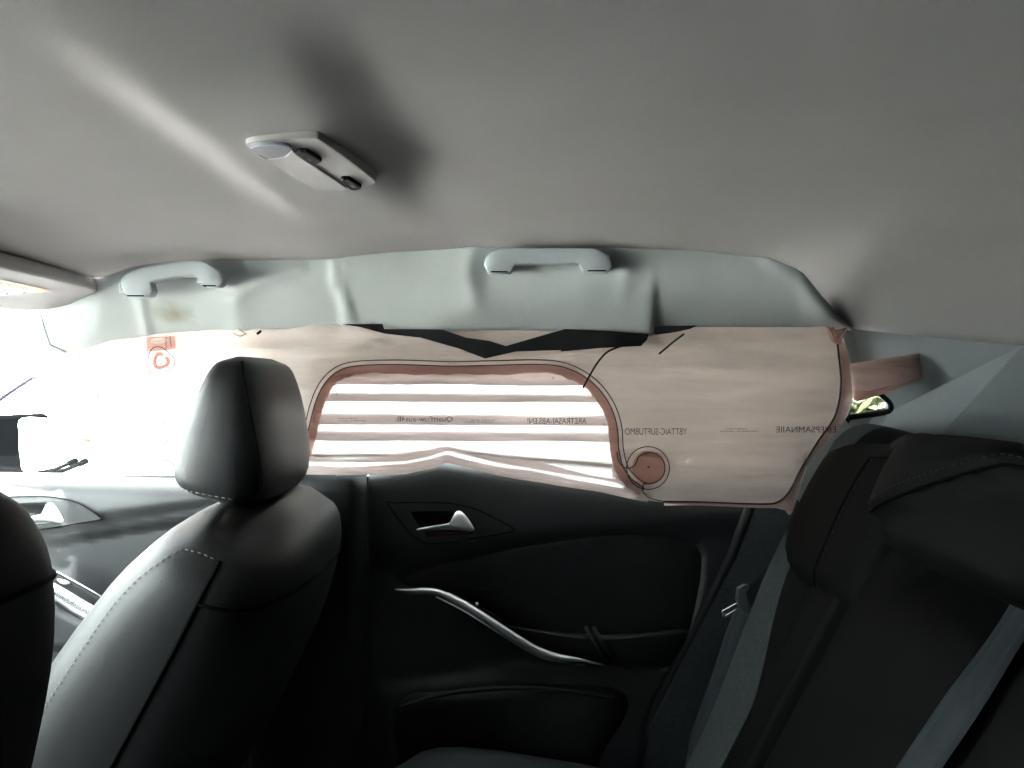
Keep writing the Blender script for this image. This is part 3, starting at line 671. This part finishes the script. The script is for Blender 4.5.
# ------------------------------------------------------------------ sun visor
vis = empty('sun_visor', (-.66, .95, H+.13), 'pale grey folded sun visor with a yellow and white warning sticker at far left', 'sun visor')
VO = Vector((-.600, .70, H+.150)); VW = Vector((-.112, 0, -.034)); VN = VW.cross(Vector((0, 1, 0))).normalized()
if VN.z > 0: VN = -VN
def vpt(a, s, n=0): return VO+Vector((0, a, 0))+VW*s+VN*n      # a along the car's width, s across the visor
vo = smooth_pts([(0, .03), (0, .97), (.2, 1.0), (.40, 1.0), (.455, .96), (.487, .78), (.494, .5), (.487, .22), (.462, .05), (.40, .0), (.2, .0)], 4, True)
rings = []
for n_, sc in ((.013, .90), (.0135, .94), (.010, .985), (.003, 1.0), (-.004, .99), (-.007, .94)):
    c = np.array([.25, .5]); rings.append([vpt(*(c+(p-c)*np.array([1-(1-sc)*.35, sc])), n_) for p in vo])
loft('visor_body', rings, M_visor, vis)
def vq(name, a0, a1, s0, s1, m, skew=0):
    return mesh(name, [vpt(a0, s0, .0139), vpt(a1, s0, .0139), vpt(a1-skew, s1, .0139), vpt(a0, s1, .0139)], [(0, 1, 2, 3)], m, vis, smooth=False)
vq('sticker', .20, .385, .27, .40, M_yellow); vq('sticker', .20, .375, .40, .62, M_white, .035)
def vtext(b, a, s, wa, hs, m):
    return text(b, 0, 0, wa, hs, lambda x, y: vpt(a+x, s+y, .0143), m, vis, False, 'sticker_print')
vtext('AIRBAG', .32, .335, .075, .07, M_inkbrown)
for a_, s_, wa in ((.285, .47, .03), (.32, .49, .02), (.335, .55, .025), (.355, .45, .02)): vtext('~x', a_, s_, wa, .06, M_ink)
adopt(vis)

# ------------------------------------------------------------------ roof lamp
LZ = H+.192
def lz(px, py, dz=0): z = LZ+dz-H; Y = F*z/(384-py); return P(px, py, Y)
lamp = empty('roof_lamp', P(310, 165, .74), 'pale roof reading lamp with two black switches in the middle of the headliner', 'lamp')
def lplate(name, pts, z0, z1, m, parent, bev=.002, n=0):
    # the outline is read off the lamp's own plane, then stands from z0 (below) up to z1
    q = [lz(x, y) for x, y in (smooth_pts(pts, n, True) if n else pts)]
    vs = [Vector((p.x, p.y, LZ+z0)) for p in q]+[Vector((p.x, p.y, LZ+z1)) for p in q]; k = len(q)
    fs = [tuple(range(k)), tuple(range(k, 2*k))[::-1]]+[(i, (i+1) % k, k+(i+1) % k, k+i) for i in range(k)]
    o = mesh(name, vs, fs, m, parent, smooth=False)
    if bev:
        md = o.modifiers.new('bevel', 'BEVEL'); md.width = bev; md.segments = 3; md.limit_method = 'ANGLE'; md.angle_limit = .7
    return o
lplate('housing', [(247.5, 147), (251, 142), (262, 140.5), (290, 139), (314, 139), (322, 141.5), (350, 161), (374, 180), (374, 184), (366, 187), (352, 190), (336, 190.5), (320, 190), (308, 186), (280, 169)], 0, .03, M_lampw, lamp, .002, 3)
lplate('lens', [(257, 152), (268, 157), (285, 155), (292, 148), (299, 154), (318, 167), (336, 179), (346, 186), (338, 188.5), (321, 188.5), (309, 184), (284, 169)], -.0022, .004, M_lens, lamp, .001)
lplate('reading_lens', [(250, 146.5), (256, 143), (275, 141.5), (288, 143), (291, 147), (284, 153), (270, 155.5), (260, 152)], -.0030, .004, M_lensg, lamp, .001, 4)
for pts, ic in (([(295.5, 149), (300, 148), (307, 148), (311, 150.5), (322, 157.5), (319, 159.5), (312, 161), (307, 158)], [(307, 154), (310, 154), (312, 156), (309, 156)]),
                ([(340.5, 177), (343, 175.8), (349, 176), (361.5, 184.2), (360, 186), (354, 187), (350, 186)], [(349, 181), (353, 181), (356, 184), (352, 184)])):
    s_ = lplate('switch', pts, -.0038, .004, M_switch, lamp, .0012); lplate('switch_icon', ic, -.0041, -.0036, M_icon, s_, 0)
adopt(lamp)

# ------------------------------------------------------------------ front seats
def se(th, n):
    c, s = math.cos(th), math.sin(th); return math.copysign(abs(c)**(2/n), c), math.copysign(abs(s)**(2/n), s)
def front_seat(name, O, lab, lean=29.5, M_leather=M_leather):
    root = empty(name, (O.x-.28, O.y, .12), lab, 'car seat', None)
    L = math.radians(lean); A = Vector((math.sin(L), 0, math.cos(L))); C_ = Vector((math.cos(L), 0, -math.sin(L))); B = Vector((0, 1, 0))
    HT = .60
    def spt(t, th, infl=0):     # t 0 bottom .. 1 top
        x = t*HT
        w = cint(t, [0, .3, .6, .78, .88, .94, .98, 1], [.23, .24, .245, .243, .235, .22, .20, .15])
        df = cint(t, [0, .5, .72, .85, .94, 1], [.14, .135, .118, .085, .045, .02]); db = cint(t, [0, .4, .7, .88, .95, .985, 1], [.13, .14, .13, .105, .085, .06, .02])
        cb, sb = se(th, 2.9)
        b_ = cb*(w+infl); c = sb*((db if sb > 0 else df)+infl)
        if sb < 0: c += .03*(1-abs(cb)**2)*abs(sb)*float(1-sst(.7, .95, t))
        # shoulders round over sideways near the top
        a = x-.035*abs(cb)**3*float(sst(.75, 1, t))
        return O+A*(a-HT)+C_*c+B*b_
    ts = [0, .08, .16, .25, .35, .45, .55, .63, .7, .74, .78, .81, .84, .865, .89, .91, .93, .945, .96, .972, .983, .992, 1]
    N = 56
    loft('backrest', [[spt(t_, 2*PI*k/N) for k in range(N)] for t_ in ts], M_leather, root)
    # side seam, white stitch near the front edge, cross seam on the back
    for th in (PI-.12, .12):
        tube('side_seam', [spt(t_, th, .0008) for t_ in np.linspace(0, .955, 34)], .0022, M_seam, root, 6)
        th2 = PI+.36 if th > 1 else -.36
        edge = [spt(t_, th2, .001) for t_ in np.linspace(.0, .93, 40)]
        over = [spt(.93+.025*math.sin(q*PI/2), th2+(th-th2)*q, .001) for q in np.linspace(0.05, 1, 14)]
        dashes('stitching', edge+over, .0045, .003, .0007, M_stitch, root)
    tube('back_seam', [spt(.845+.035*math.sin(q), q, .0008) for q in np.linspace(.12, PI-.12, 30)], .0022, M_seam, root, 6)
    pk = [spt(.30+.0*q, q, .001) for q in np.linspace(.5, PI-.5, 24)]
    tube('pocket_edge', pk, .003, M_rubber, root, 6)
    # head restraint: a tapered pad, upright, on two posts
    hb = O+Vector((-.045, 0, -.008)); hh = .182
    def hpt(t, th, infl=0):
        d = cint(t, [0, .03, .08, .16, .3, .6, .85, .95, 1], [.032, .052, .062, .068, .066, .053, .038, .028, .008])
        w = cint(t, [0, .03, .1, .3, .6, .85, .95, 1], [.108, .127, .136, .138, .131, .119, .103, .066])
        cb, sb = se(th, 3.2)
        off = -.016*(1-t)**2+.004+.0*t
        bow = -.006*math.sin(PI*t)*(1-abs(cb)**2) if sb < 0 else 0
        return hb+Vector((sb*(d+infl)+off+bow+.012*t*0, cb*(w+infl), t*hh+.012*sb*(1-t)*-1))
    th_ = [0, .01, .025, .05, .08, .12, .17, .22, .3, .38, .46, .54, .62, .69, .75, .8, .85, .89, .92, .945, .965, .98, .99, 1]
    hr = loft('head_restraint', [[hpt(t_, 2*PI*k/48) for k in range(48)] for t_ in th_], M_leather, root)
    for s in (1, -1):
        a0 = PI/2+s*(PI/2-.34)
        tube('side_seam', [hpt(t_, PI/2+s*(PI/2-.34-.5*(1-t_)), .0006) for t_ in np.linspace(.02, .96, 26)], .0017, M_seam, hr, 6)
    dashes('stitching', [hpt(.055, q, .001) for q in np.linspace(PI-.3, PI+.9, 20)], .005, .003, .0008, M_stitch, hr)
    for yo in (-.07, .055):
        tube('post', [hb+Vector((-.005, yo, .02)), hb+Vector((.010, yo, -.06))], .006, M_satin if yo > 0 else M_soft, root, 10)  # near post and sleeve darker than far pair: shade put into the materials
        box('post_sleeve', hb+Vector((.004, yo, -.022)), (.026, .034, .014), M_hand if yo > 0 else M_soft, root, .003)
    # cushion below
    cu = []
    for t_ in np.linspace(0, 1, 9):
        x = O.x-.34-.46*t_
        cu.append([Vector((x, O.y+cb*.245*(1-.12*t_**4), .30+.085*sb*(1-.4*t_**6)+.03*t_+.03*abs(cb)**4*(sb > 0))) for cb, sb in (se(2*PI*k/32, 3.5) for k in range(32))])
    loft('seat_cushion', cu, M_leather, root)
    box('seat_rail', (O.x-.5, O.y, .11), (.45, .36, .22), M_carpet, root, .02)
    adopt(root); return root
front_seat('front_seat', Vector((-.315, 1.11, H-.138)), 'black leather front passenger seat seen from behind with a tapered head restraint')
front_seat('front_seat', Vector((-.397, .405, H-.036)), 'black leather driver seat cut by the left edge of the photo', 16, M_dimleather)  # duller leather copy darkens this seat in place of shade

# ------------------------------------------------------------------ rear seat
rs = empty('rear_seat', (.35, .72, .10), 'black and charcoal rear bench seat with two head restraints at the right', 'car seat')
RL = math.radians(28); RA = Vector((math.sin(RL), 0, math.cos(RL))); RC = Vector((math.cos(RL), 0, -math.sin(RL)))   # up the backrest, rearward normal
R0 = Vector((.466, 0, H-.189))
def rpt(s, y, c): return R0+RA*s+RC*c+Vector((0, y, 0))
def back_c(y, s):              # seat surface: negative is towards the front
    c = 0.0
    c += .035*float(sst(1.05, 1.2, y)*(1-sst(-.45, -.05, s)))
    bo = float(sst(1.10, 1.20, y)); c -= .022*bo
    c += .09*max(0, (y-1.21)/.12)**2
    bi = float(sst(.60, .53, y)) if False else float(1-sst(.555, .61, y)); c -= .035*bi
    c -= .010*float(sst(1.0, 1.015, y)*(1-sst(1.07, 1.12, y)))            # centre pad of the outer seat
    c -= .018*float(sst(.56, .64, y)*(1-sst(.95, .995, y)))*float(1-sst(-.10, .02, s))
    c += .010*math.exp(-((y-1.0)/.006)**2)                               # sewn channel
    # scooped below the middle head restraint
    c += .028*math.exp(-((s-.00)/.05)**2)*float(sst(.58, .66, y)*(1-sst(.88, .93, y)))
    return c
def back_part(name, y0, y1, top, m, ny, split=None):
    def fn(u, v):
        y = y0+(y1-y0)*u
        if split:
            q = split(-.62+(top+.62)*min(1, v/.86)); y = y0+(q-y0)*u*2 if u < .5 else q+(y1-q)*(u*2-1)
        if v < .86:
            s = -.62+(top+.62)*(v/.86); c = back_c(y, s)
            k = max(0, s-(top-.05))/.05; c += .022*k*k
            return rpt(s, y, c)
        q = (v-.86)/.14; c0 = back_c(y, top)+.022
        return rpt(top+.012*math.sin(PI*q), y, c0+(.11)*q)
    return grid(name, fn, ny, 60, m, rs, thick=.004)
ob = back_part('outer_backrest', 1.0, 1.335, .145, [M_cloth, M_dimleather], 80, lambda s: 1.168-.11*(1-sst(-.5, -.08, s)))
for p in ob.data.polygons: p.material_index = int(p.index % 80 < 40)     # leather towards the middle of the car, cloth on the outer bolster
back_part('inner_backrest', .16, 1.0, .145, M_dimleather, 110)
dashes('stitching', [rpt(s, 1.006, back_c(1.006, s)-.0012) for s in np.linspace(-.5, .10, 30)], .006, .004, .0007, M_stitch, rs)
dashes('stitching', [rpt(s, .585, back_c(.585, s)-.0012) for s in np.linspace(-.5, .12, 30)], .007, .005, .0009, M_stitch, rs)
def restraint(name, yc, s0, hgt, hw, df, db, lean, c0, lip=False):
    A2 = Vector((math.sin(lean), 0, math.cos(lean))); C2 = Vector((math.cos(lean), 0, -math.sin(lean))); base = rpt(s0, yc, c0)
    def f(t, th, infl=0):
        w = cint(t, [0, .04, .12, .4, .75, .9, .97, 1], [.80, .92, .98, 1, .98, .93, .82, .6])*hw
        fr = cint(t, [0, .05, .15, .5, .8, .92, 1], [.3, .7, .95, 1, .9, .7, .2])*df; bk = cint(t, [0, .1, .5, .9, 1], [.5, .9, 1, .85, .3])*db
        cb, sb = se(th, 3.4); c = sb*((bk if sb > 0 else fr)+infl)
        if lip and sb < 0: c -= .024*float(sst(-.05, .03, t-min(.8, .24+.40*max(0, .75-cb))))*abs(sb)
        return base+A2*(t*hgt)+C2*c+Vector((0, cb*(w+infl), 0))
    tt = [0, .02, .05, .1, .17, .25, .29, .33, .37, .42, .5, .6, .7, .79, .86, .91, .95, .975, .99, 1]
    o = loft(name, [[f(t_, 2*PI*k/48) for k in range(48)] for t_ in tt], M_dimleather, rs)
    return o, f
o, f = restraint('head_restraint', 1.115, -.112, .235, .150, .055, .07, math.radians(25), .028)
tube('seam', [f(t_, PI+1.45, .0006) for t_ in np.linspace(.03, .86, 24)]+[f(.86+.06*q, PI+1.45-1.0*q, .0006) for q in np.linspace(.1, 1, 10)], .0016, M_seam, o, 6)
dashes('stitching', [f(t_, PI+1.41, .0008) for t_ in np.linspace(.03, .86, 24)], .006, .005, .0006, M_dstitch, o)
o, f = restraint('head_restraint', .755, -.018, .134, .135, .050, .08, math.radians(22), -.036, True)
sm = [(min(.8, .24+.40*max(0, .75-se(q, 3.4)[0])), q) for q in np.linspace(PI+.35, 2*PI-.02, 46)]
tube('seam', [f(t_, q, .0012) for t_, q in sm], .0016, M_seam, o, 6)
dashes('stitching', [f(t_+.06, q, .0006) for t_, q in sm], .004, .004, .0005, M_dstitch, o)
# cushion
cq = []
for k_ in range(25):
    y = .14+(1.30-.14)*k_/24; row = []
    e = float(sst(0, .10, 1.30-y))
    for j in range(25):
        th = 2*PI*j/25; cb, sb = se(th, 3.2)
        row.append(Vector((.06+.275*cb*(.86+.14*e), y, H-.693+(.085+.02*e)*sb+.028*math.exp(-((y-1.02)/.12)**2)*(sb > 0)-.04*cb)))
    cq.append(row)
loft('seat_cushion', cq, M_cloth, rs)
box('seat_base', (.12, .72, .10), (.40, 1.1, .20), M_carpet, rs, .02)
adopt(rs)

# ------------------------------------------------------------------ seat belts
def strap(name, pts, wid, thick, m, parent, nrm):
    n = len(pts); vs, fs = [], []
    for i, p in enumerate(pts):
        t = (pts[min(n-1, i+1)]-pts[max(0, i-1)]).normalized(); s_ = t.cross(nrm).normalized(); nn_ = s_.cross(t).normalized()
        for k, q in enumerate((-.5, -.44, -.3, -.26, -.22, .22, .26, .3, .44, .5)):
            dz = .0010 if k in (3, 6) else 0
            vs.append(p+s_*wid*q+nn_*(thick*(-.2 if k in (0, 9) else 1)-dz))
    for i in range(n-1):
        for k in range(9): fs.append((i*10+k, i*10+k+1, (i+1)*10+k+1, (i+1)*10+k))
    return mesh(name, vs, fs, m, parent)
b1 = empty('seat_belt', P(945, 768, .74), 'dark grey seat belt webbing lying across the middle of the rear backrest', 'seat belt', 'rear seat belts')
def on_seat(px, py, off):
    Y = .74
    for _ in range(20):
        q = P(px, py, Y); s = (q.z-R0.z)/RA.z
        c = back_c(q.y, s)-off; tgt = rpt((q.z-R0.z+RC.z*-c)/RA.z if RA.z else 0, q.y, c)
        xx = tgt.x
        Y2 = xx/((px-512)/F); Y = Y*.5+Y2*.5
    return P(px, py, Y)
strap('webbing', [on_seat(862+(1090-862)*u, 850+(515-850)*u, .014) for u in np.linspace(0, 1, 22)], .047, .002, M_belt, b1, -RC)
adopt(b1)
b2 = empty('seat_belt', P(740, 605, 1.27), 'outer rear seat belt with steel tongue hanging beside the far backrest', 'seat belt', 'rear seat belts')
strap('webbing', [P(x, y, Y) for x, y, Y in ((812, 540, 1.33), (795, 563, 1.30), (775, 580, 1.27), (757, 595, 1.255), (749, 602, 1.25))], .046, .002, M_belt, b2, Vector((0, -1, .1)))
strap('webbing', [P(x, y, Y) for x, y, Y in ((748, 606, 1.255), (735, 640, 1.27), (722, 680, 1.285), (700, 740, 1.29), (690, 800, 1.29))], .040, .002, M_belt, b2, Vector((-.8, -.6, .1)))
tg = plate('tongue_body', [(738, 589), (745, 585), (750, 586), (750, 590), (746, 592), (750, 609), (757, 611), (757, 614), (751, 616), (744, 614), (739, 608), (737, 600)], [], lambda x, y: 1.232, .012, M_buckle, b2, bevel=.002)
plate('steel_tongue', [(721.5, 611), (737, 603), (740, 609), (723, 619.5)], [[(725, 611.5), (735, 606.5), (736.5, 609), (725.5, 615.5)]], lambda x, y: 1.234, .004, M_chrome, b2, bevel=.0006)
adopt(b2)

# ------------------------------------------------------------------ outside
gr = box('ground', (0, 12, -.42), (80, 80, .1), M_ground); tag(gr, 'ground outside the car, made pale to bounce light into the cabin', 'ground', kind='structure')
mr_ = empty('side_mirror', P(40, 476, 1.62), 'black exterior door mirror seen through the glass at far left', 'mirror')
ho = [(-40, 470), (-40, 425), (-10, 416), (18, 414.5), (27, 416), (24, 422), (20, 440), (21, 460), (25, 474), (0, 478)]
plate('mirror_housing', ho, [], lambda x, y: 1.60+.0012*(x+40), .09, M_mirh, mr_, bevel=.012)
pillow('mirror_glass', [(22, 418), (60, 420), (84, 428), (92, 445), (86, 460), (60, 471), (26, 473), (20, 455), (19, 435)], lambda x, y: 1.62+.0036*(x-20), .002, M_mirror, mr_)
tube('mirror_rim', [P(x, y, 1.60+.0036*(x-20)) for x, y in smooth_pts([(26, 474.5), (45, 474), (62, 471), (75, 466), (86, 461)], 4)], [.003]*4+[.005]*10+[.008]*3, M_mirh, mr_, 6)
adopt(mr_)
wire = tube('overhead_cable', [P(*p, 6.0) for p in smooth_pts([(-90, 366), (-20, 338), (6, 325), (20, 318), (25, 314), (28, 306), (30, 296)], 4)], .008, M_purple, None, 6)
tag(wire, 'thin dark cable outside seen through the windscreen corner', 'cable')
def hedge(name, c, size, nleaf, lab, seed):
    random.seed(seed); root = empty(name, (c[0], c[1], -.37), lab, 'hedge', 'hedge bushes outside')
    vs, fs = [], []
    for i in range(nleaf):
        d = Vector((random.gauss(0, 1), random.gauss(0, 1), random.gauss(0, 1))).normalized(); r = random.uniform(.72, 1.05)
        p = Vector((c[0]+d.x*size[0]*r, c[1]+d.y*size[1]*r, c[2]+d.z*size[2]*r))
        a = Vector((random.uniform(-1, 1), random.uniform(-1, 1), random.uniform(-1, 1))).normalized(); b_ = a.orthogonal().normalized(); l = random.uniform(.04, .09)
        k = len(vs); vs += [p-a*l, p+b_*l*.5, p+a*l, p-b_*l*.5]; fs.append((k, k+1, k+2, k+3))
    o = mesh('foliage', vs, fs, M_leaf, root, smooth=False, fix=False); o['kind'] = 'stuff'
    tube('stem', [Vector((c[0], c[1], -.37)), Vector((c[0]+.05, c[1], c[2]))], [.07, .03], M_bark, root, 8)
    adopt(root)
hedge('hedge_bush', (2.05, 4.6, .75), (.75, .6, .62), 5200, 'green and yellow leafy bush outside the small quarter window', 3)
